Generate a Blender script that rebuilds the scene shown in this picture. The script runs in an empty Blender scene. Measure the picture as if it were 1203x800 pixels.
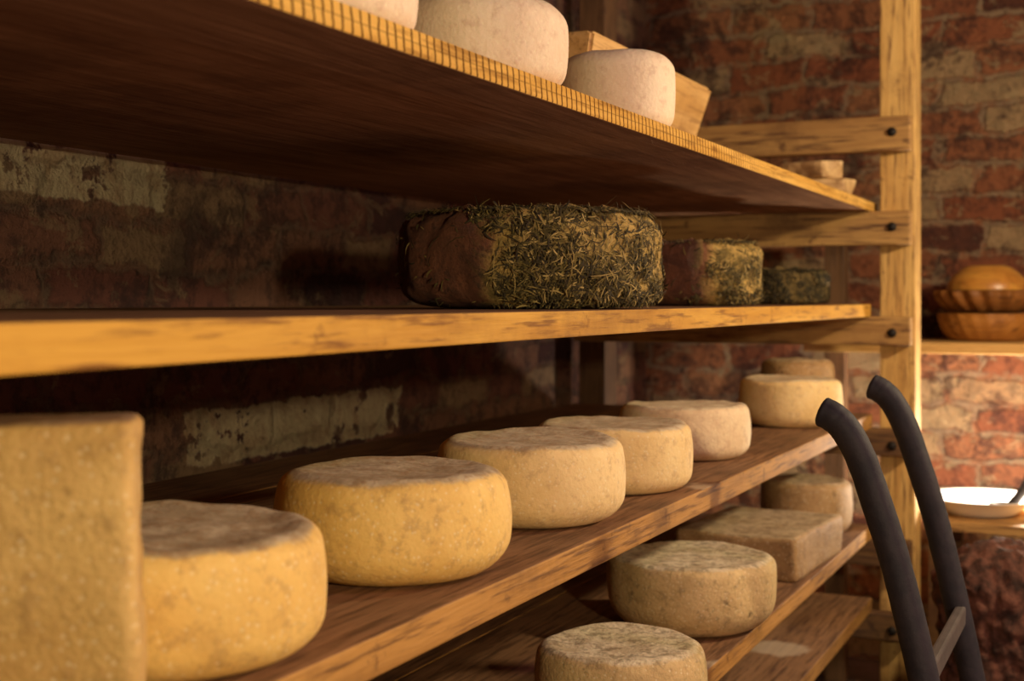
import bpy, bmesh, math, random
from mathutils import Vector, noise, Matrix
random.seed(7)
H=1.15
TH=math.radians(25.04)
def P(L,Y,z): return Vector((-L,Y,z+H))
COL=bpy.context.scene.collection
bpy.context.scene.view_settings.view_transform='Standard'

# ---------------------------------------------------------------- helpers
def mesh_obj(name,bm,mat=None,smooth=False,loc=(0,0,0),parent=None,label=None,cat=None,kind=None,group=None):
    me=bpy.data.meshes.new(name); bm.to_mesh(me); bm.free()
    if smooth:
        for p in me.polygons: p.use_smooth=True
    o=bpy.data.objects.new(name,me); o.location=loc
    COL.objects.link(o)
    if mat: me.materials.append(mat)
    if parent: o.parent=parent
    if label: o["label"]=label
    if cat: o["category"]=cat
    if kind: o["kind"]=kind
    if group: o["group"]=group
    return o
def empty(name,loc,label,cat):
    e=bpy.data.objects.new(name,None); e.location=loc; e.empty_display_size=.05
    COL.objects.link(e); e["label"]=label; e["category"]=cat
    return e
def add_box(bm,x0,x1,y0,y1,z0,z1,bev=.003,seg=2):
    t=bmesh.new(); bmesh.ops.create_cube(t,size=1)
    for v in t.verts:
        v.co=Vector(((x0+x1)/2+v.co.x*(x1-x0),(y0+y1)/2+v.co.y*(y1-y0),(z0+z1)/2+v.co.z*(z1-z0)))
    if bev: bmesh.ops.bevel(t,geom=list(t.edges),offset=bev,segments=seg,profile=.6,affect='EDGES')
    me=bpy.data.meshes.new("t"); t.to_mesh(me); t.free(); bm.from_mesh(me); bpy.data.meshes.remove(me)
def box(name,x0,x1,y0,y1,z0,z1,mat,bev=.003,**k):
    bm=bmesh.new(); add_box(bm,x0,x1,y0,y1,z0,z1,bev); return mesh_obj(name,bm,mat,**k)
def lathe_bm(prof,n=96,fn=None):
    bm=bmesh.new(); rings=[]
    for (r,z) in prof:
        if r<1e-5: rings.append([bm.verts.new((0,0,z))])
        else: rings.append([bm.verts.new((r*math.cos(2*math.pi*i/n),r*math.sin(2*math.pi*i/n),z)) for i in range(n)])
    for a,b in zip(rings[:-1],rings[1:]):
        for i in range(n):
            j=(i+1)%n
            if len(a)==1: bm.faces.new((a[0],b[j],b[i]))
            elif len(b)==1: bm.faces.new((a[i],a[j],b[0]))
            else: bm.faces.new((a[i],a[j],b[j],b[i]))
    if fn:
        for v in bm.verts: v.co=fn(v.co.copy())
    bmesh.ops.recalc_face_normals(bm,faces=bm.faces)
    return bm
def catmull(pts,n=8):
    pts=[Vector(p) for p in pts]; out=[]
    q=[pts[0]*2-pts[1]]+pts+[pts[-1]*2-pts[-2]]
    for i in range(1,len(q)-2):
        for k in range(n):
            t=k/n; a,b,c,d=q[i-1],q[i],q[i+1],q[i+2]
            out.append(.5*((2*b)+(c-a)*t+(2*a-5*b+4*c-d)*t*t+(3*b-a-3*c+d)*t**3))
    out.append(pts[-1]); return out
def tube_bm(path,rad,n=20,bm=None):
    bm=bm or bmesh.new(); rings=[]; N=len(path)
    up=None
    for i,p in enumerate(path):
        t=(path[min(i+1,N-1)]-path[max(i-1,0)]).normalized()
        if up is None: up=t.orthogonal().normalized()
        up=(up-t*up.dot(t)).normalized(); s=t.cross(up)
        r=rad(i/(N-1)) if callable(rad) else rad
        rings.append([bm.verts.new(p+r*(up*math.cos(a)+s*math.sin(a))) for a in [2*math.pi*k/n for k in range(n)]])
    for a,b in zip(rings[:-1],rings[1:]):
        for k in range(n): bm.faces.new((a[k],a[(k+1)%n],b[(k+1)%n],b[k]))
    bm.faces.new(rings[0][::-1]); bm.faces.new(rings[-1])
    bmesh.ops.recalc_face_normals(bm,faces=bm.faces)
    return bm

# ---------------------------------------------------------------- node helpers
class NT:
    def __init__(s,name,rough=.7):
        s.m=bpy.data.materials.new(name); s.m.use_nodes=True; s.t=s.m.node_tree; s.b=s.t.nodes["Principled BSDF"]
        s.b.inputs["Roughness"].default_value=rough
    def n(s,ty,**k):
        x=s.t.nodes.new(ty)
        for a,b in k.items(): setattr(x,a,b)
        return x
    def l(s,a,b): s.t.links.new(a,b)
    def val(s,inp,v):
        if isinstance(v,(int,float)): inp.default_value=v
        elif isinstance(v,(tuple,list)): inp.default_value=tuple(v)+((1,) if len(v)==3 and len(inp.default_value)==4 else ())
        else: s.l(v,inp)
    def math(s,op,a,b=0,clamp=False):
        x=s.n("ShaderNodeMath",operation=op); x.use_clamp=clamp; s.val(x.inputs[0],a); s.val(x.inputs[1],b); return x.outputs[0]
    def mix(s,f,a,b,bt='MIX'):
        x=s.n("ShaderNodeMix",data_type='RGBA',blend_type=bt); s.val(x.inputs[0],f); s.val(x.inputs[6],a); s.val(x.inputs[7],b); return x.outputs[2]
    def coord(s,rand=False):
        c=s.n("ShaderNodeTexCoord").outputs["Object"]
        if rand:
            o=s.n("ShaderNodeObjectInfo"); v=s.n("ShaderNodeVectorMath",operation='ADD'); w=s.n("ShaderNodeVectorMath",operation='SCALE')
            w.inputs[0].default_value=(13,7,17); s.l(o.outputs["Random"],w.inputs[3]); s.l(c,v.inputs[0]); s.l(w.outputs[0],v.inputs[1]); return v.outputs[0]
        return c
    def mapv(s,c,sc): 
        v=s.n("ShaderNodeMapping"); s.l(c,v.inputs[0]); v.inputs[3].default_value=sc; return v.outputs[0]
    def noise(s,c,scale,detail=6,rough=.6,dist=0):
        x=s.n("ShaderNodeTexNoise"); s.l(c,x.inputs["Vector"]); x.inputs["Scale"].default_value=scale
        x.inputs["Detail"].default_value=detail; x.inputs["Roughness"].default_value=rough; x.inputs["Distortion"].default_value=dist
        return x.outputs[0]
    def smooth(s,v,a,b):
        x=s.n("ShaderNodeMapRange",interpolation_type='SMOOTHSTEP'); s.val(x.inputs[0],v); x.inputs[1].default_value=a; x.inputs[2].default_value=b
        return x.outputs[0]
    def sep(s,c):
        x=s.n("ShaderNodeSeparateXYZ"); s.l(c,x.inputs[0]); return x.outputs
    def bump(s,h,st=.3,dist=.01,prev=None):
        x=s.n("ShaderNodeBump"); s.l(h,x.inputs["Height"]); x.inputs["Strength"].default_value=st; x.inputs["Distance"].default_value=dist
        if prev: s.l(prev,x.inputs["Normal"])
        return x.outputs[0]
    def out(s,col,nrm=None):
        s.val(s.b.inputs["Base Color"],col)
        if nrm: s.l(nrm,s.b.inputs["Normal"])
        return s.m

def wood(name,axis,ca,cb,cdark,saw=False,marks=(),rough=.65,stain=.5,scale=1,grain=.55,under=0,topd=0,spec=.5):
    t=NT(name,rough); c=t.coord()
    t.b.inputs["Specular IOR Level"].default_value=spec
    f=14*scale; g=.9*scale
    sc={'X':(g,f,f),'Y':(f,g,f),'Z':(f,f,g)}[axis]
    m=t.mapv(c,sc)
    n1=t.noise(m,2.2,8,.65,.6); n2=t.noise(m,9,4,.6)
    col=t.mix(t.smooth(n1,.35,.65),ca,cb)
    col=t.mix(t.math('MULTIPLY',t.smooth(n2,.5,.68),grain),col,cdark)
    blot=t.noise(c,4,6,.65); bl2=t.noise(c,17,7,.7)
    col=t.mix(t.math('MULTIPLY',t.smooth(blot,.48,.75),stain),col,cdark)
    col=t.mix(t.math('MULTIPLY',t.smooth(bl2,.58,.68),stain),col,cdark)
    v=t.n("ShaderNodeTexVoronoi"); t.l(t.mapv(c,{'X':(3,9,9),'Y':(9,3,9),'Z':(9,9,3)}[axis]),v.inputs["Vector"]); v.inputs["Scale"].default_value=1.1
    col=t.mix(t.math('MULTIPLY',t.smooth(v.outputs["Distance"],.1,.04),.8),col,cdark)
    x,y,z=t.sep(c)
    nrm=t.sep(t.n("ShaderNodeNewGeometry").outputs["Normal"])
    if under or topd:   # stained brown plank tops; on undersides the shade is painted into the colour
        def brown_face(k,gr):
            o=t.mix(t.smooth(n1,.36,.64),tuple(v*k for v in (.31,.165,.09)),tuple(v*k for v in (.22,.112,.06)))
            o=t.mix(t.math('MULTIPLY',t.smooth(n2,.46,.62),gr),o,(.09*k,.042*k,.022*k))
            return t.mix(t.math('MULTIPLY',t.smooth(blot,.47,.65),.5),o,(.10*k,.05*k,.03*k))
        if under: col=t.mix(t.math('MULTIPLY',t.smooth(nrm[2],-.5,-.9),under),col,brown_face(1.3,.3))
        if topd: col=t.mix(t.math('MULTIPLY',t.smooth(nrm[2],.5,.9),topd),col,brown_face(.9,.75))
    if saw:
        wob=t.noise(t.mapv(c,(1,9,20)),3,3,.5)
        ph=t.math('ADD',t.math('ADD',t.math('MULTIPLY',y,2*math.pi/.0150),t.math('MULTIPLY',z,60)),t.math('MULTIPLY',wob,2.6))
        s=t.smooth(t.math('SINE',ph),.62,.9)
        ln=t.smooth(t.math('ABSOLUTE',t.math('SUBTRACT',z,H+.2400)),.0012,.0003)
        s=t.math('MAXIMUM',s,t.math('MULTIPLY',ln,.5))
        s=t.math('MULTIPLY',s,t.smooth(nrm[0],.7,.95))
        s=t.math('MULTIPLY',s,t.math('MULTIPLY',t.smooth(t.noise(c,9,3),.25,.42),.95))
        col=t.mix(s,col,(.08,.03,.006))
    for (mx,my,mr) in marks:
        dx=t.math('SUBTRACT',x,mx); dy=t.math('SUBTRACT',y,my)
        d=t.math('SQRT',t.math('ADD',t.math('MULTIPLY',dx,dx),t.math('MULTIPLY',dy,dy)))
        d=t.math('ADD',d,t.math('MULTIPLY',t.math('SUBTRACT',t.noise(c,20,4),.5),.06))
        col=t.mix(t.math('MULTIPLY',t.math('MULTIPLY',t.smooth(d,mr,mr-.02),.55),t.smooth(nrm[2],.5,.9)),col,(.62,.5,.36))
    b=t.bump(t.math('ADD',n1,t.math('MULTIPLY',n2,.6)),.5,.005)
    return t.out(col,b)

def brick(name,plane,c1,c2,mortar,dark,patches=(),lightamt=.5,darkamt=.75,mort=.8,sc=1,wav=1,light=(.60,.42,.22),blur=.8):
    t=NT(name,.92); c=t.coord(); x,y,z=t.sep(c)
    u=y if plane=='YZ' else x
    cm=t.n("ShaderNodeCombineXYZ")
    d1=t.noise(c,2.8,4,.6); d2=t.noise(c,13,7,.75); d3=t.noise(t.mapv(c,(1.3,1.3,1)),5,3,.5)
    du=t.math('ADD',u,t.math('ADD',t.math('MULTIPLY',t.math('SUBTRACT',d2,.5),.06+.04*wav),t.math('MULTIPLY',t.math('SUBTRACT',d3,.5),.16*wav)))
    dz=t.math('ADD',z,t.math('ADD',t.math('MULTIPLY',t.math('SUBTRACT',d1,.5),.10*wav),t.math('MULTIPLY',t.math('SUBTRACT',d2,.5),.03+.04*wav)))
    t.l(du,cm.inputs[0]); t.l(dz,cm.inputs[1])
    b=t.n("ShaderNodeTexBrick"); t.l(cm.outputs[0],b.inputs["Vector"])
    b.inputs["Color1"].default_value=(0,0,0,1); b.inputs["Color2"].default_value=(1,1,1,1); b.inputs["Mortar"].default_value=(.5,.5,.5,1)
    b.inputs["Scale"].default_value=1; b.inputs["Mortar Size"].default_value=.014; b.inputs["Mortar Smooth"].default_value=blur
    b.inputs["Brick Width"].default_value=.235*sc; b.inputs["Row Height"].default_value=.08*sc; b.inputs["Bias"].default_value=0
    bv=t.sep(b.outputs["Color"])[0]
    col=t.mix(t.smooth(bv,.15,.85),c1,c2)
    nn=t.noise(c,22,8,.7); n4=t.noise(c,60,6,.7)
    col=t.mix(t.math('MULTIPLY',t.smooth(nn,.47,.62),.6),col,dark)
    col=t.mix(t.math('MULTIPLY',t.smooth(bv,.78,.84),lightamt),col,t.mix(nn,light,(.36,.24,.12)))
    col=t.mix(t.math('MULTIPLY',t.smooth(bv,.18,.12),.7),col,dark)
    lt=t.noise(t.mapv(c,(1,1,1.6)),8,8,.72,.5)
    col=t.mix(t.math('MULTIPLY',t.smooth(lt,.55,.61),lightamt),col,t.mix(nn,light,(.32,.20,.10)))
    mf=t.math('MULTIPLY',b.outputs["Fac"],t.math('MULTIPLY',t.smooth(nn,.36,.56),mort))
    col=t.mix(mf,col,mortar)
    pat=t.noise(c,9,8,.75); pat2=t.noise(c,4.2,8,.7,.6)
    col=t.mix(t.math('MULTIPLY',t.smooth(pat,.53,.6),darkamt),col,dark)
    col=t.mix(t.math('MULTIPLY',t.smooth(pat2,.56,.64),darkamt),col,dark)
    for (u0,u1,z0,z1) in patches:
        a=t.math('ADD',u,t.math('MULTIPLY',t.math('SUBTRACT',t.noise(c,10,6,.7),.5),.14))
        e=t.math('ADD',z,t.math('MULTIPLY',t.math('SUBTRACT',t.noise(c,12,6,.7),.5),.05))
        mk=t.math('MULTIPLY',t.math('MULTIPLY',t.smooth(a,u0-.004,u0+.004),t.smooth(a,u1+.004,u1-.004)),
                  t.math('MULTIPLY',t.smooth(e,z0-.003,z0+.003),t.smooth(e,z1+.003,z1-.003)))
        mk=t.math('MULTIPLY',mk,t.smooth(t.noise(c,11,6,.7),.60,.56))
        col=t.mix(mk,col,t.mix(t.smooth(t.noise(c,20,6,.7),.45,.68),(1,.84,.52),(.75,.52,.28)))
    h=t.math('ADD',t.math('MULTIPLY',t.math('SUBTRACT',1,b.outputs["Fac"]),.9),t.math('MULTIPLY',nn,1.3))
    h=t.math('ADD',h,t.math('ADD',t.math('MULTIPLY',pat,1.8),t.math('MULTIPLY',n4,.6)))
    return t.out(col,t.bump(h,1,.05))

def cheese_mat(name,ca,cb,top1,top2,topamt=1,stain=(.36,.2,.08),stainamt=.25,bs=.32):
    t=NT(name,.68); c=t.coord(True)
    n1=t.noise(c,9,8,.65,.3); n2=t.noise(c,55,6,.7); n3=t.noise(c,220,3,.6); n5=t.noise(c,28,8,.75)
    col=t.mix(t.smooth(n1,.32,.68),ca,cb)
    col=t.mix(t.math('MULTIPLY',t.smooth(n2,.5,.68),.42),col,stain)
    col=t.mix(t.math('MULTIPLY',t.smooth(n1,.57,.74),stainamt),col,stain)
    col=t.mix(t.math('MULTIPLY',t.smooth(n5,.58,.70),min(1,stainamt*1.4)),col,stain)
    v=t.n("ShaderNodeTexVoronoi"); t.l(c,v.inputs["Vector"]); v.inputs["Scale"].default_value=130
    col=t.mix(t.math('MULTIPLY',t.smooth(v.outputs["Distance"],.3,.1),.35),col,(.98,.88,.62))
    nz=t.sep(t.n("ShaderNodeNewGeometry").outputs["Normal"])[2]
    nt=t.noise(c,20,8,.75); tc=t.mix(t.smooth(nt,.40,.60),top1,top2)
    tc=t.mix(t.math('MULTIPLY',t.smooth(n2,.48,.60),.5),tc,stain)
    tm=t.smooth(t.math('ADD',nz,t.math('MULTIPLY',t.math('SUBTRACT',n5,.5),.5)),.70,.93)
    col=t.mix(t.math('MULTIPLY',tm,topamt),col,tc)
    b=t.bump(t.math('ADD',n2,t.math('MULTIPLY',n3,.5)),bs,.003)
    b=t.bump(v.outputs["Distance"],bs*.7,.002,b)
    t.b.inputs["Subsurface Weight"].default_value=.05
    t.b.inputs["Subsurface Scale"].default_value=.01
    return t.out(col,b)

def plain(name,col,rough=.5,metal=0,var=.3,scale=30,col2=None,bump=.2):
    t=NT(name,rough); t.b.inputs["Metallic"].default_value=metal; c=t.coord()
    n=t.noise(c,scale,6,.65); d=col2 or tuple(v*(1-var) for v in col)
    return t.out(t.mix(t.smooth(n,.35,.65),col,d),t.bump(n,bump,.003 if bump<.9 else .015))

# ---------------------------------------------------------------- materials
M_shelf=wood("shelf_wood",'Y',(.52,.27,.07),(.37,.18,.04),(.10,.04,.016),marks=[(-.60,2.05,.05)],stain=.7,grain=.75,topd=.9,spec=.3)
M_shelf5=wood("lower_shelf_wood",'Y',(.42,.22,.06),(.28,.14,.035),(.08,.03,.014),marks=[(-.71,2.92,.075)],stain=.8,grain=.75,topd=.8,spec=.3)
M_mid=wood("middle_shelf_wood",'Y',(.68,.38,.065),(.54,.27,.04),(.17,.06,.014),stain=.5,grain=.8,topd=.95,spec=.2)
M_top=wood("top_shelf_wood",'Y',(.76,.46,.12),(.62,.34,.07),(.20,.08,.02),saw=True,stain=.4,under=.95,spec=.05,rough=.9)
M_postw=wood("post_wood",'Z',(.68,.43,.14),(.52,.29,.08),(.16,.07,.024),stain=.65,grain=.9)
M_postd=wood("dark_post_wood",'Z',(.16,.08,.035),(.11,.055,.022),(.05,.02,.01),stain=.6,grain=.7)
M_rail=wood("rail_wood",'X',(.48,.28,.09),(.34,.18,.055),(.10,.04,.015),stain=.8,grain=.9)
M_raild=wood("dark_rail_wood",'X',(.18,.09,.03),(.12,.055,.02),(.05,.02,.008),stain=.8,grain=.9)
M_wshelf=wood("wall_shelf_wood",'X',(.66,.42,.15),(.55,.31,.09),(.25,.11,.03),stain=.3)
M_offcut=wood("pale_offcut_wood",'X',(.66,.46,.22),(.46,.28,.12),(.22,.11,.04),stain=.7)
M_bowl=wood("bowl_wood",'X',(.50,.22,.045),(.36,.14,.022),(.15,.05,.01),rough=.5,stain=.5,scale=.6)
M_bowlt=wood("bowl_wood_golden",'X',(.66,.33,.06),(.48,.2,.035),(.2,.07,.015),rough=.3,stain=.3,scale=.6)
M_bowld=wood("bowl_wood_dark",'X',(.32,.13,.03),(.22,.085,.02),(.08,.03,.01),rough=.5,stain=.4,scale=.6,spec=.3)
M_trough=wood("trough_wood",'Y',(.70,.44,.17),(.56,.32,.10),(.28,.14,.045),stain=.5,scale=.7,grain=.6)
M_bl=brick("brick_left",'YZ',(.33,.11,.08),(.50,.26,.15),(.42,.29,.19),(.085,.04,.04),
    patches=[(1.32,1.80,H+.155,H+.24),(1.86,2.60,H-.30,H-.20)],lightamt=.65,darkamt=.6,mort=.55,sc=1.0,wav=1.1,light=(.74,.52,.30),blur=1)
M_bf=brick("brick_back",'XZ',(.46,.14,.06),(.62,.27,.12),(.56,.40,.25),(.085,.03,.024),lightamt=.7,darkamt=.7,mort=.8,sc=1.15,wav=.85,light=(.95,.74,.42),blur=.7)
M_br=brick("brick_side",'YZ',(.12,.04,.03),(.16,.07,.05),(.1,.07,.05),(.03,.012,.012),lightamt=.2)
M_floor=plain("floor_stone",(.09,.05,.045),.85,scale=6,var=.5)
M_ceil=plain("ceiling_plaster",(.12,.07,.06),.9,scale=8)
CH_y=cheese_mat("rind_yellow",(.92,.63,.20),(.82,.52,.14),(.44,.34,.21),(.64,.53,.36))
CH_p=cheese_mat("rind_pale",(.92,.69,.34),(.82,.57,.24),(.50,.40,.26),(.70,.59,.41),stain=(.46,.28,.14))
CH_w=cheese_mat("rind_white",(.90,.73,.48),(.82,.61,.38),(.62,.50,.34),(.80,.68,.48),stain=(.45,.26,.16),stainamt=.18)
CH_wt=cheese_mat("rind_white_bloomy",(.90,.75,.55),(.83,.64,.44),(.72,.60,.42),(.84,.73,.54),stain=(.58,.38,.26),stainamt=.15)
CH_g=cheese_mat("rind_mottled",(.78,.56,.27),(.58,.40,.18),(.60,.48,.31),(.82,.70,.50),stain=(.12,.08,.04),stainamt=.62,bs=.5)
CH_b=cheese_mat("rind_brown",(.46,.29,.13),(.32,.19,.08),(.42,.30,.17),(.58,.44,.27),stain=(.09,.045,.02),stainamt=.65,bs=.5)
CH_t=cheese_mat("rind_tan",(.70,.46,.16),(.52,.31,.09),(.24,.15,.08),(.34,.22,.12),stain=(.26,.14,.045),stainamt=.7,bs=.5)
M_black=plain("black_painted_steel",(.008,.006,.014),.7,var=.6,scale=40,col2=(.020,.014,.022),bump=.5)
M_grip=plain("black_rubber",(.012,.011,.018),.6,var=.3,scale=80)
M_grey=plain("worn_grey_metal",(.10,.08,.075),.6,scale=25)
M_iron=plain("dark_iron",(.02,.014,.012),.6,.5)
M_enamel=plain("white_enamel",(.95,.94,.92),.25,var=.03,scale=10,bump=.02)
M_sack=plain("dark_sackcloth",(.15,.055,.035),.95,scale=22,var=.85,bump=1)

# ---------------------------------------------------------------- room
XR,YF,YB,XL,ZT=1.5,4.3,-1.6,-1.5,2.45
def st(o): o["kind"]="structure"; return o
st(box("wall_left",XL-.1,XL,YB-.1,YF+.1,0,ZT,M_bl,0))
st(box("wall_back",XL,XR,YF,YF+.1,0,ZT,M_bf,0))
st(box("wall_right",XR,XR+.1,YB-.1,YF+.1,0,ZT,M_br,0))
st(box("wall_front",XL,XR,YB-.1,YB,0,ZT,M_br,0))
st(box("floor",XL-.1,XR+.1,YB-.1,YF+.1,-.1,0,M_floor,0))
st(box("ceiling",XL-.1,XR+.1,YB-.1,YF+.1,ZT,ZT+.1,M_ceil,0))

# ---------------------------------------------------------------- shelving rack
rack=empty("shelving_rack",(-1.0,1.6,0),"tall rough pine cheese-ageing rack with plank shelves against brick wall","shelf")
def attach(o,p):
    o.parent=p; o.matrix_parent_inverse=Matrix.Translation(-Vector(p.location)); return o
LF,LB=.606,1.45
def shelf(zt,th,yend,mat,npl,label=None,seed=0):
    bm=bmesh.new(); rnd=random.Random(seed); W=(LB-LF)/npl
    for i in range(npl):
        a=LF+i*W; b=a+W-.003
        add_box(bm,-b,-a,-.35,yend-(0 if i==0 else rnd.uniform(0,.02)),zt-th+H,zt+H,.0025)
    o=mesh_obj("shelf",bm,mat); attach(o,rack)
    if label: o["label"]=label
    return o
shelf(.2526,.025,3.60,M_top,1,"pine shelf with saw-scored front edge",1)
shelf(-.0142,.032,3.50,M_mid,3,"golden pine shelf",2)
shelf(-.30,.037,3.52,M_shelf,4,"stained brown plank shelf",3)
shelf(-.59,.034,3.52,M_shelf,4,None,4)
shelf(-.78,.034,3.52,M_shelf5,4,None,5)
for Yp in (3.54,-.47):
    for (a,b,m) in ((.500,.590,M_postw),(1.36,1.44,M_postd)):
        attach(box("post",-b,-a,Yp,Yp+.10,0,H+1.15,m,.004),rack)
for zt,hr,m in ((.472,.09,M_rail),(.2276,.088,M_rail),(-.0462,.075,M_rail),(-.337,.07,M_raild),(-.624,.07,M_raild),(-.814,.07,M_raild)):  # lower three rails: darker copy of the wood, shade put into the colour
    for (y0,y1) in ((3.495,3.539),(-.368,-.33)):
        attach(box("rail",-1.44,-.506,y0,y1,zt-hr+H,zt+H,m,.005),rack)
    bm=lathe_bm([(0,0),(.011,0),(.012,.003),(.009,.008),(0,.009)],20)
    for v in bm.verts: v.co=Vector((v.co.x,-v.co.z,v.co.y))
    attach(mesh_obj("bolt",bm,M_iron,True,loc=(-.552,3.4955,zt-.042+H)),rack)

# ---------------------------------------------------------------- cheese wheels
def prof_super(R,h,n=4.5,k=40):
    e=2/n; pr=[]
    for i in range(k+1):
        a=-math.pi/2+math.pi*i/k
        ca,sa=math.cos(a),math.sin(a)
        r=R*(abs(ca)**e) if i not in (0,k) else 0
        z=h/2*(1+math.copysign(abs(sa)**e,sa))
        pr.append((r,z))
    return pr
def prof_wheel(R,h,rb,rt,bul):
    pr=[(0,0)]+[((R-rb)*k/5,0) for k in range(1,5)]
    for k in range(11):
        a=-math.pi/2+math.pi/2*k/10; pr.append((R-rb+rb*math.cos(a),rb+rb*math.sin(a)))
    for k in range(1,10): pr.append((R,rb+(h-rb-rt)*k/10))
    for k in range(11):
        a=math.pi/2*k/10; pr.append((R-rt+rt*math.cos(a),h-rt+rt*math.sin(a)))
    for k in range(1,12):
        f=1-k/12; pr.append(((R-rt)*f,h-.0025*min(1,(1-f)*5)))
    pr.append((0,h-.0025))
    return [(r-(bul*(2*z/h-1)**2 if r>R*.3 else bul*(r/(R*.3)))*(1 if r>1e-5 else 0),z) for r,z in pr]
def wheel(D,h,L,Y,z,mat,label,seed,rb=.28,rt=.14,bul=.006,group=None,taper=0,rough=.018):
    R=D/2
    def fn(p):
        q=Vector((p.x,p.y,p.z))*5+Vector((seed*3.1,seed*1.7,seed))
        s=1+rough*1.3*noise.noise(q)+rough*.4*noise.noise(q*4)
        s*=1+taper*(p.z/h-.5)
        dz=.006*noise.noise(q*1.3+Vector((5,5,5)))*(p.z/h) + (.0022*noise.noise(q*6)*(p.z/h))
        return Vector((p.x*s,p.y*s,p.z+dz))
    bm=lathe_bm(prof_wheel(R,h,rb*h,rt*h,bul),110,fn)
    return mesh_obj("cheese_wheel",bm,mat,True,loc=P(L,Y,z),label=label,cat="cheese",group=group)
g3="cheese wheels on the main shelf"
wheel(.266,.107,.742,.897,-.30,CH_y,"yellow cheese wheel with mottled top beside cut cheese block",1,.28,.15,.007,group=g3)
wheel(.262,.113,.738,1.268,-.30,CH_y,"plump yellow cheese wheel with brown rind top",2,.33,.17,.010,group=g3)
wheel(.260,.110,.742,1.650,-.30,CH_p,"pale gold cheese wheel with a dent on its side",3,.31,.15,.008,group=g3)
wheel(.252,.104,.745,1.980,-.30,CH_p,"pale cream cheese wheel on stained plank shelf",4,.26,.14,.006,group=g3)
wheel(.252,.100,.770,2.430,-.30,CH_w,"whitish cheese wheel near the end of the row",5,.26,.14,.006,group=g3)
wheel(.245,.112,.730,3.13,-.30,CH_p,"pale tan cheese wheel close to the rack post",6,group=g3)
wheel(.19,.145,.770,3.38,-.30,CH_b,"small tall brown cheese wheel behind the tan one",7,group=g3)
g4="cheese wheels on the lower shelf"
wheel(.305,.126,.72,2.31,-.59,CH_g,"large mottled grey-gold cheese wheel with mould spots",8,.40,.14,.006,group=g4,rough=.025,taper=.06)
wheel(.25,.094,.667,1.80,-.59,CH_g,"mottled pale cheese wheel on lower planks",9,.32,.17,.008,group=g4,rough=.022)
wheel(.23,.135,.74,3.345,-.59,CH_b,"tall brown cheese wheel beyond the square slab",10,group=g4)
gt="cheese wheels on the top shelf"
wheel(.20,.103,.72,1.09,.2526,CH_wt,"white bloomy cheese wheel on the top shelf",12,.22,.24,.005,group=gt,taper=.03)
wheel(.218,.108,.72,1.45,.2526,CH_wt,"thick creamy-white cheese wheel on scored pine shelf",13,.22,.28,.006,group=gt,taper=.03)
wheel(.182,.122,.72,1.926,.2526,CH_wt,"thick white cheese wheel in front of wooden trough",14,.24,.2,.006,group=gt,taper=.04)

def block(name,w,d,h,corner,rot,mat,label,seed,bev=.01,amp=.004,cat="cheese"):
    bm=bmesh.new(); add_box(bm,-w,0,0,d,0,h,bev,3)
    bmesh.ops.subdivide_edges(bm,edges=[e for e in bm.edges if e.calc_length()>.04],cuts=14,use_grid_fill=True)
    for v in bm.verts:
        q=v.co*9+Vector((seed,seed,seed))
        if v.co.z>.002: v.co+=Vector((noise.noise(q)+.4*noise.noise(q*4),noise.noise(q+Vector((9,0,0)))+.4*noise.noise(q*4+Vector((9,0,0))),noise.noise(q+Vector((0,9,0))*.6)*v.co.z/h))*amp
    o=mesh_obj(name,bm,mat,True,loc=corner,label=label,cat=cat); o.rotation_euler.z=math.radians(rot); return o
block("cheese_block",.27,.076,.2165,P(.615,.710,-.30),35,CH_t,"tall rectangular yellow-tan cheese block at shelf edge",3,.014,.006)
block("cheese_block",.27,.38,.092,P(.622,2.72,-.59),-3,CH_b,"low square brown-rinded cheese slab on lower shelf",5,.012,.006)

# small pale offcuts stacked at the far end of the top shelf
def offcut(w,d,h,L,Y,z,rot,label,seed):
    bm=bmesh.new(); add_box(bm,-w/2,w/2,-d/2,d/2,0,h,.006)
    bmesh.ops.subdivide_edges(bm,edges=[e for e in bm.edges if e.calc_length()>.02],cuts=5,use_grid_fill=True)
    for v in bm.verts:
        v.co.x+=.03*(v.co.y/d)*(v.co.z/h); v.co.y*=1-.35*(v.co.x/w+.5)*(v.co.z/h)
        if v.co.z>.002: v.co+=Vector((noise.noise(v.co*30+Vector((seed,0,0))),noise.noise(v.co*30+Vector((0,seed,0))),0))*.006
    o=mesh_obj("wood_offcut",bm,M_offcut,loc=P(L,Y,z),label=label,cat="wood piece",group="wood offcuts at the end of the top shelf"); o.rotation_euler.z=math.radians(rot)
offcut(.16,.10,.050,.715,3.36,.2526,8,"pale wood offcut lying under another piece",1)
offcut(.12,.08,.044,.725,3.36,.3028,-24,"pale wood offcut stacked crosswise on top",2)
offcut(.10,.14,.060,.90,3.30,.2526,20,"short pale wood block beside the offcuts",3)

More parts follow.
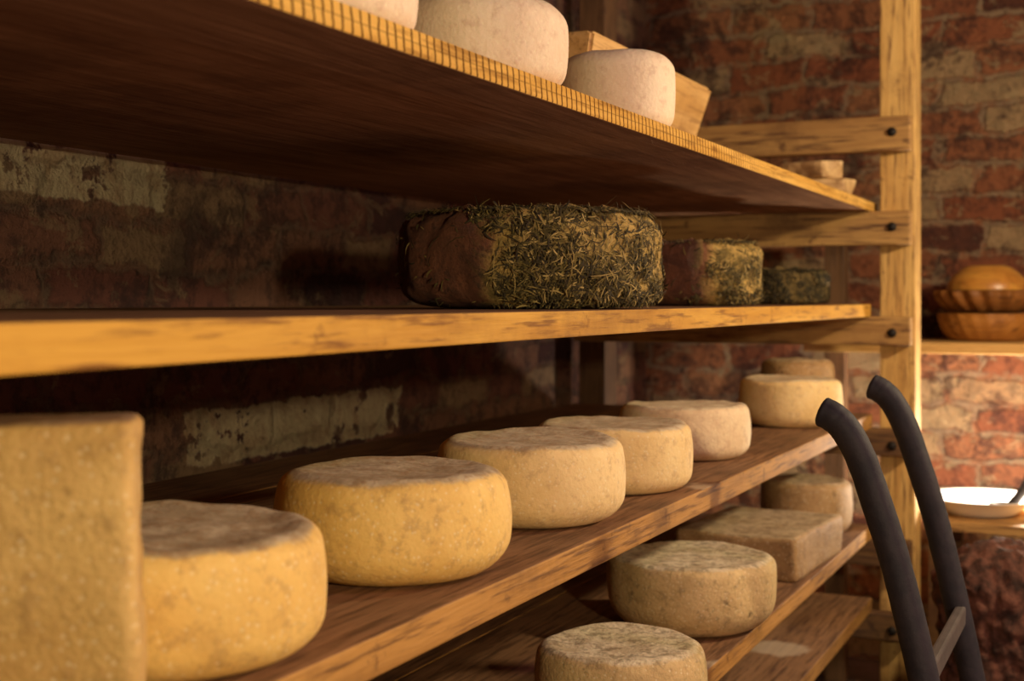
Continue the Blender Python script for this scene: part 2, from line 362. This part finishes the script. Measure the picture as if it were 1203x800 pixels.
# ---------------------------------------------------------------- herb crusted cheeses
def herb_core_mat(name,thr,k=1):
    t=NT(name,.85); c=t.coord(); x,y,z=t.sep(c)
    r=t.math('ADD',t.math('MULTIPLY',x,math.cos(TH)),t.math('MULTIPLY',y,math.sin(TH)))
    n1=t.noise(c,16,8,.75,.8); n2=t.noise(c,48,8,.75); n3=t.noise(c,90,6,.8,1.5)
    bare=t.smooth(t.math('ADD',r,t.math('MULTIPLY',t.math('SUBTRACT',n1,.5),.12)),thr+.02,thr-.02)
    moss=t.mix(t.smooth(n1,.50,.60),(.80*k,.53*k,.15*k),(.26*k,.18*k,.045*k))
    moss=t.mix(t.math('MULTIPLY',t.smooth(n2,.51,.61),.8),moss,(.07*k,.05*k,.016*k))
    moss=t.mix(t.math('MULTIPLY',t.smooth(n3,.57,.67),.5),moss,(.5*k,.37*k,.12*k))
    red=t.mix(t.smooth(n1,.35,.65),(.30,.11,.048),(.14,.052,.026))
    red=t.mix(t.math('MULTIPLY',t.smooth(n2,.55,.65),.6),red,(.045,.025,.014))
    col=t.mix(bare,moss,red)
    return t.out(col,t.bump(t.math('ADD',n2,t.math('MULTIPLY',n3,.5)),1,.014))
def herb_leaf_mat(name,k):
    t=NT(name,.9); g=t.n("ShaderNodeNewGeometry")
    r=t.n("ShaderNodeValToRGB"); t.l(g.outputs["Random Per Island"],r.inputs[0])
    cr=r.color_ramp; cr.elements[0].color=(.020*k,.015*k,.006*k,1); cr.elements[1].color=(.50*k,.36*k,.13*k,1); cr.elements[1].position=1
    for p,cl in ((.35,(.050,.037,.011,1)),(.62,(.11,.082,.022,1)),(.85,(.24,.17,.045,1))):
        e=cr.elements.new(p); e.color=tuple(v*k for v in cl[:3])+(1,)
    return t.out(r.outputs[0])
M_leaf=herb_leaf_mat("dried_herbs",1); M_leafd=herb_leaf_mat("dark_dried_herbs",.4)
def herb_cheese(D,h,L,Y,z,count,thr,seed,label,n=5.5,bare=True,leaf=None,k=1):
    rnd=random.Random(seed); R=D/2
    def rad(a,zz):
        q=Vector((math.cos(a)*R*14,math.sin(a)*R*14,zz*14+seed))
        return 1+.03*noise.noise(q)+.03*noise.noise(q*2.7)
    def fn(p):
        a=math.atan2(p.y,p.x); s=rad(a,p.z)
        return Vector((p.x*s,p.y*s,p.z+(.014*noise.noise(Vector((p.x*24,p.y*24,seed)))+.006*noise.noise(Vector((p.x*70,p.y*70,seed))))*(p.z/h)))
    bm=lathe_bm(prof_super(R,h,n,50),140,fn)
    core=mesh_obj("herb_crusted_cheese",bm,herb_core_mat("herb_rind_%d"%seed,thr,k),True,loc=P(L,Y,z),label=label,cat="cheese",group="herb-crusted cheeses on the middle shelf")
    bl=bmesh.new()
    rt=Vector((math.cos(TH),math.sin(TH),0)); made=0; tries=0
    while made<count and tries<count*9:
        tries+=1
        a=rnd.uniform(0,2*math.pi); d=Vector((math.cos(a),math.sin(a),0))
        top=rnd.random()<.2
        if top:
            rr=R*math.sqrt(rnd.uniform(.40,.93)); nr=Vector((0,0,1)); p=d*rr+Vector((0,0,h-.004))
            if rr>R*.9: nr=(d*.6+Vector((0,0,1))).normalized(); p=d*rr*.97+Vector((0,0,h*.955))
            if bare and p.dot(rt)<thr-.01+.05*noise.noise(p*18) and rnd.random()>.3: continue
        else:
            zz=rnd.uniform(.004,h*.97); e=2/n
            sa=abs(2*zz/h-1)**(1/e); ca=math.sqrt(max(0,1-sa*sa)); rr=R*ca**e*rad(a,zz); p=d*rr+Vector((0,0,zz)); nr=d
            if bare and p.dot(rt)<thr+.05*noise.noise(p*18) and rnd.random()>.03: continue
        cl=noise.noise(p*13+Vector((seed,0,0)))+.6*noise.noise(p*34)
        if not top and cl>-.02 and rnd.random()<.86: continue
        t1=nr.orthogonal().normalized() if abs(nr.z)>.5 else nr.cross(Vector((0,0,1))).normalized()
        t2=nr.cross(t1).normalized()
        ang=noise.noise(p*22+Vector((3,seed,0)))*7+rnd.uniform(-.7,.7)+(rnd.uniform(-3,3) if rnd.random()<.25 else 0)
        tg=t1*math.cos(ang)+t2*math.sin(ang)
        ln=rnd.uniform(.006,.018); w=rnd.uniform(.0005,.0014); lift=rnd.uniform(-.03,.07) if rnd.random()<.96 else rnd.uniform(.3,1.0)
        if rnd.random()<.05: ln=rnd.uniform(.02,.04); w=.0007
        if top: lift+=rnd.uniform(0,.25)
        side0=nr.cross(tg).normalized(); bend=side0*rnd.uniform(-.6,.6)*ln
        side=(side0+nr*rnd.uniform(-.4,.4)).normalized()*w
        thick=.002 if top else max(0,.04-cl)*.016
        base=p+nr*rnd.uniform(.0003,.002+thick)
        pts=[]
        for k_ in range(4):
            f=k_/3; q=base+tg*ln*(f-.5)+nr*(math.sin(f*math.pi)*.0012+lift*ln*f*.6)+bend*f*f
            if not top:
                rr2=math.hypot(q.x,q.y)
                if rr2<rr-.001 : q=Vector((q.x*(rr+.001)/rr2,q.y*(rr+.001)/rr2,q.z))
            ww=side*(.6,1,.9,.3)[k_]
            pts.append((bl.verts.new(q-ww),bl.verts.new(q+ww)))
        for k_ in range(3): bl.faces.new((pts[k_][0],pts[k_][1],pts[k_+1][1],pts[k_+1][0]))
        made+=1
    for v in bl.verts:
        if v.co.z<.001: v.co.z=.001
    o=mesh_obj("herb_coating",bl,leaf or M_leaf,parent=core); o["kind"]="stuff"; o["label"]="dried green hay and herb leaves"
herb_cheese(.384,.139,.800,1.772,-.0142,13000,-.055,21,"huge cheese wheel crusted with dried herbs and hay")
herb_cheese(.25,.124,.765,2.49,-.0142,3000,.0,22,"smaller yellow cheese wheel crusted in green herbs",k=1.0)
herb_cheese(.22,.082,.76,3.17,-.0142,5000,-.2,23,"low dark cheese wheel covered with dark herbs",bare=False,leaf=M_leafd,k=.3)

# ---------------------------------------------------------------- wooden trough on the top shelf
bm=bmesh.new()
zb=.2526; x0,x1,y0,y1=-1.06,-.835,2.12,2.84; tp=.055; hh=.212; th=.014
def ring(ins,z,o=0):
    return [bm.verts.new((x0+ins+o,y0+ins+o,z+H)),bm.verts.new((x1-ins-o,y0+ins+o,z+H)),bm.verts.new((x1-ins-o,y1-ins-o,z+H)),bm.verts.new((x0+ins+o,y1-ins-o,z+H))]
A=ring(tp,zb); B=ring(0,zb+hh); C=ring(0,zb+hh,th); D_=ring(tp,zb+.015,th)
bm.faces.new(A[::-1])
for a,b in ((A,B),(B,C),(C,D_)):
    for i in range(4): bm.faces.new((a[i],a[(i+1)%4],b[(i+1)%4],b[i]))
bm.faces.new(D_)
bmesh.ops.recalc_face_normals(bm,faces=bm.faces)
bmesh.ops.bevel(bm,geom=list(bm.edges),offset=.006,segments=3,affect='EDGES')
mesh_obj("wooden_trough",bm,M_trough,label="tan flared wooden trough behind the white cheeses",cat="trough")

# ---------------------------------------------------------------- wall shelf and bowls
ws=empty("wall_shelf",(0,4.1,H-.15),"plain pine board shelf on the brick wall with uprights","shelf")
attach(box("shelf_board",-.86,1.2,3.85,4.296,H-.154,H-.123,M_wshelf,.003),ws)
for xx in (-.80,.7):
    attach(box("upright",xx-.03,xx+.03,4.0,4.06,0,H-.1545,M_postd,.003),ws)
attach(box("upright",-.83,-.77,4.0,4.06,H-.1225,H+.22,M_postd,.003),ws)
def fluted(R,h,k,amp,inv=False,rb=.55):
    pr=[(0,0),(R*rb*.8,0),(R*rb,.002)]
    for i in range(1,13):
        f=i/12; pr.append((R*(rb+(1-rb)*math.sin(f*math.pi/2)**.9),h*f**1.1))
    pr+=[(R*1.01,h+.002),(R*.97,h+.003)]
    for i in range(11,-1,-1):
        f=i/12; pr.append(((R-.008)*(rb+(1-rb)*math.sin(f*math.pi/2)**.9),.008+(h-.008)*f**1.1))
    pr.append((0,.008))
    def fn(p):
        a=math.atan2(p.y,p.x); rr=math.hypot(p.x,p.y); s=1+amp*math.sin(k*a+p.z*40)*min(1,rr/R)
        z=p.z
        if inv: z=h+.003-z
        return Vector((p.x*s,p.y*s,z))
    return lathe_bm(pr,200,fn)
bx,by=-.375,4.095
mesh_obj("wooden_bowl",fluted(.140,.078,22,.008,rb=.72),M_bowl,True,loc=(bx,by,H-.123),label="smooth amber-brown wooden bowl at bottom of stack",cat="bowl",group="stacked wooden bowls")
mesh_obj("wooden_bowl",fluted(.148,.062,18,.04,rb=.66),M_bowld,True,loc=(bx,by,H-.123+.0822),label="dark fluted wooden bowl in middle of stack",cat="bowl",group="stacked wooden bowls")
mesh_obj("wooden_bowl",fluted(.114,.07,3,.0,True,rb=.45),M_bowlt,True,loc=(bx,by,H-.123+.148),label="smooth golden orange wooden bowl turned upside down",cat="bowl",group="stacked wooden bowls")

# ---------------------------------------------------------------- hand truck
ht=empty("hand_truck",(-.1,2.0,0),"black steel hand truck with curved handles standing beside rack","hand truck")
prof=[(.378,-.150),(.360,-.158),(.342,-.175),(.322,-.212),(.301,-.272),(.278,-.345),(.253,-.445),(.228,-.56),(.19,-.75),(.15,-.95),(.115,-1.11)]
for Yh,dL in ((1.785,0),(2.2,.006)):
    pa=catmull([P(a+dL,Yh,b+dL*1.5) for a,b in prof],10)
    def rg(f): 
        return (.0206-.001*f+.0006*noise.noise(Vector((f*40,Yh,0))))*math.sqrt(max(.05,1-max(0,1-f/.03)**2))
    attach(mesh_obj("curved_handle_rail",tube_bm(pa,rg),M_black,True),ht)
for (a,b,w,m) in ((.240,-.500,.015,M_grey),(.185,-.775,.012,M_black)):
    attach(box("crossbar",-a-.008,-a+.008,1.80,2.19,b-w+H,b+w+H,m,.004),ht)
attach(box("toe_plate",-.36,-.10,1.77,2.215,.004,.012,M_black,.002),ht)
attach(mesh_obj("axle",tube_bm([Vector((-.06,1.70,.11)),Vector((-.06,2.28,.11))],.01),M_black,True),ht)
for yy in (1.70,2.285):
    bm=lathe_bm([(0,-.02),(.06,-.02),(.075,-.026),(.10,-.026),(.11,-.012),(.11,.012),(.10,.026),(.075,.026),(.06,.02),(0,.02)],48)
    for v in bm.verts: v.co=Vector((v.co.x,v.co.z,v.co.y))
    attach(mesh_obj("wheel",bm,M_grip,True,loc=(-.06,yy,.111)),ht)

# ---------------------------------------------------------------- table + enamel dish + ladle + sack
tb=empty("side_table",(-.30,3.86,0),"small wooden side table against the brick wall","table")
attach(box("table_top",-.49,-.06,3.62,4.1,H-.61,H-.585,M_rail,.003),tb)
for xx in (-.46,-.09):
    for yy in (3.65,4.07):
        attach(box("leg",xx-.02,xx+.02,yy-.02,yy+.02,0,H-.6105,M_raild,.002),tb)
pr=[(0,0),(.085,0),(.09,.003),(.116,.022),(.140,.042),(.153,.046),(.154,.049),(.138,.046),(.110,.026),(.085,.007),(0,.006)]
mesh_obj("enamel_dish",lathe_bm(pr,64),M_enamel,True,loc=(-.365,3.80,H-.585),label="bright white shallow enamel dish on small table",cat="dish")
ld=empty("ladle",(-.31,3.78,H-.575),"black ladle leaning in the white enamel dish","ladle")
attach(mesh_obj("ladle_cup",lathe_bm([(0,0),(.018,.003),(.03,.014),(.032,.026),(.029,.026),(.027,.015),(.016,.006),(0,.004)],32),M_iron,True,loc=(-.31,3.78,H-.576)),ld)
attach(mesh_obj("handle",tube_bm(catmull([Vector((-.283,3.78,H-.552)),Vector((-.250,3.77,H-.505)),Vector((-.232,3.76,H-.45)),Vector((-.230,3.75,H-.42)),Vector((-.240,3.75,H-.40))]),.013),M_iron,True),ld)
def lump(p):
    q=p*8; s=1+.10*noise.noise(q)+.08*noise.noise(q*3)+.06*noise.noise(q*7)+.02*noise.noise(q*18)
    return Vector((p.x*s,p.y*s,max(0,p.z*(1+.06*noise.noise(q+Vector((4,4,4)))+.03*noise.noise(q*5)))))
pr=[(0,0)]+[(.03+.125*math.sin(min(1,k/6)*math.pi/2)+.015*math.sin(k/40*math.pi),.50*k/80) for k in range(81)]+[(.158*math.cos(t*math.pi/40),.50+.09*math.sin(t*math.pi/40)) for t in range(1,20)]+[(0,.591)]
mesh_obj("sack",lathe_bm(pr,180,lump),M_sack,True,loc=(-.255,3.2,0),label="dark reddish-brown lumpy full sack standing on the floor",cat="sack")

# ---------------------------------------------------------------- lights
def point(name,loc,e,col,r):
    d=bpy.data.lights.new(name,'POINT'); d.energy=e; d.color=col; d.shadow_soft_size=r
    o=bpy.data.objects.new(name,d); o.location=loc; COL.objects.link(o); return o
W=(1,.79,.48)
point("lamp_aisle_end",(.65,2.72,H+.55),84,W,.05)
point("lamp_near",(.75,.15,H+.205),70,W,.04)
point("shadow_fill",(.9,1.6,H+1.0),20,(.9,.52,.75),.1)  # added unseen fill overhead, tints the shadows pinkish purple
point("lamp_table",(-.21,3.86,H-.45),26,(1,.86,.70),.03)
d=bpy.data.lights.new("soft_bounce",'AREA'); d.shape='RECTANGLE'; d.size=3.2; d.size_y=.8; d.energy=20; d.color=(1,.58,.46)
o=bpy.data.objects.new("soft_bounce",d); o.location=(1.42,1.4,.60); COL.objects.link(o)
o.rotation_euler=(Vector((-1,0,.14))).to_track_quat('-Z','Z').to_euler()
w=bpy.data.worlds.new("w"); bpy.context.scene.world=w; w.use_nodes=True
w.node_tree.nodes["Background"].inputs[0].default_value=(.3,.15,.1,1); w.node_tree.nodes["Background"].inputs[1].default_value=.05

# ---------------------------------------------------------------- camera
cd=bpy.data.cameras.new("camera"); cam=bpy.data.objects.new("camera",cd); COL.objects.link(cam)
cam.location=(0,0,H); cam.rotation_euler=(math.pi/2,0,TH)
cd.sensor_width=36; cd.lens=36*1550/1203; cd.shift_y=-49/1203; cd.clip_start=.05
cd.dof.use_dof=True; cd.dof.focus_distance=1.70; cd.dof.aperture_fstop=5.0
bpy.context.scene.camera=cam
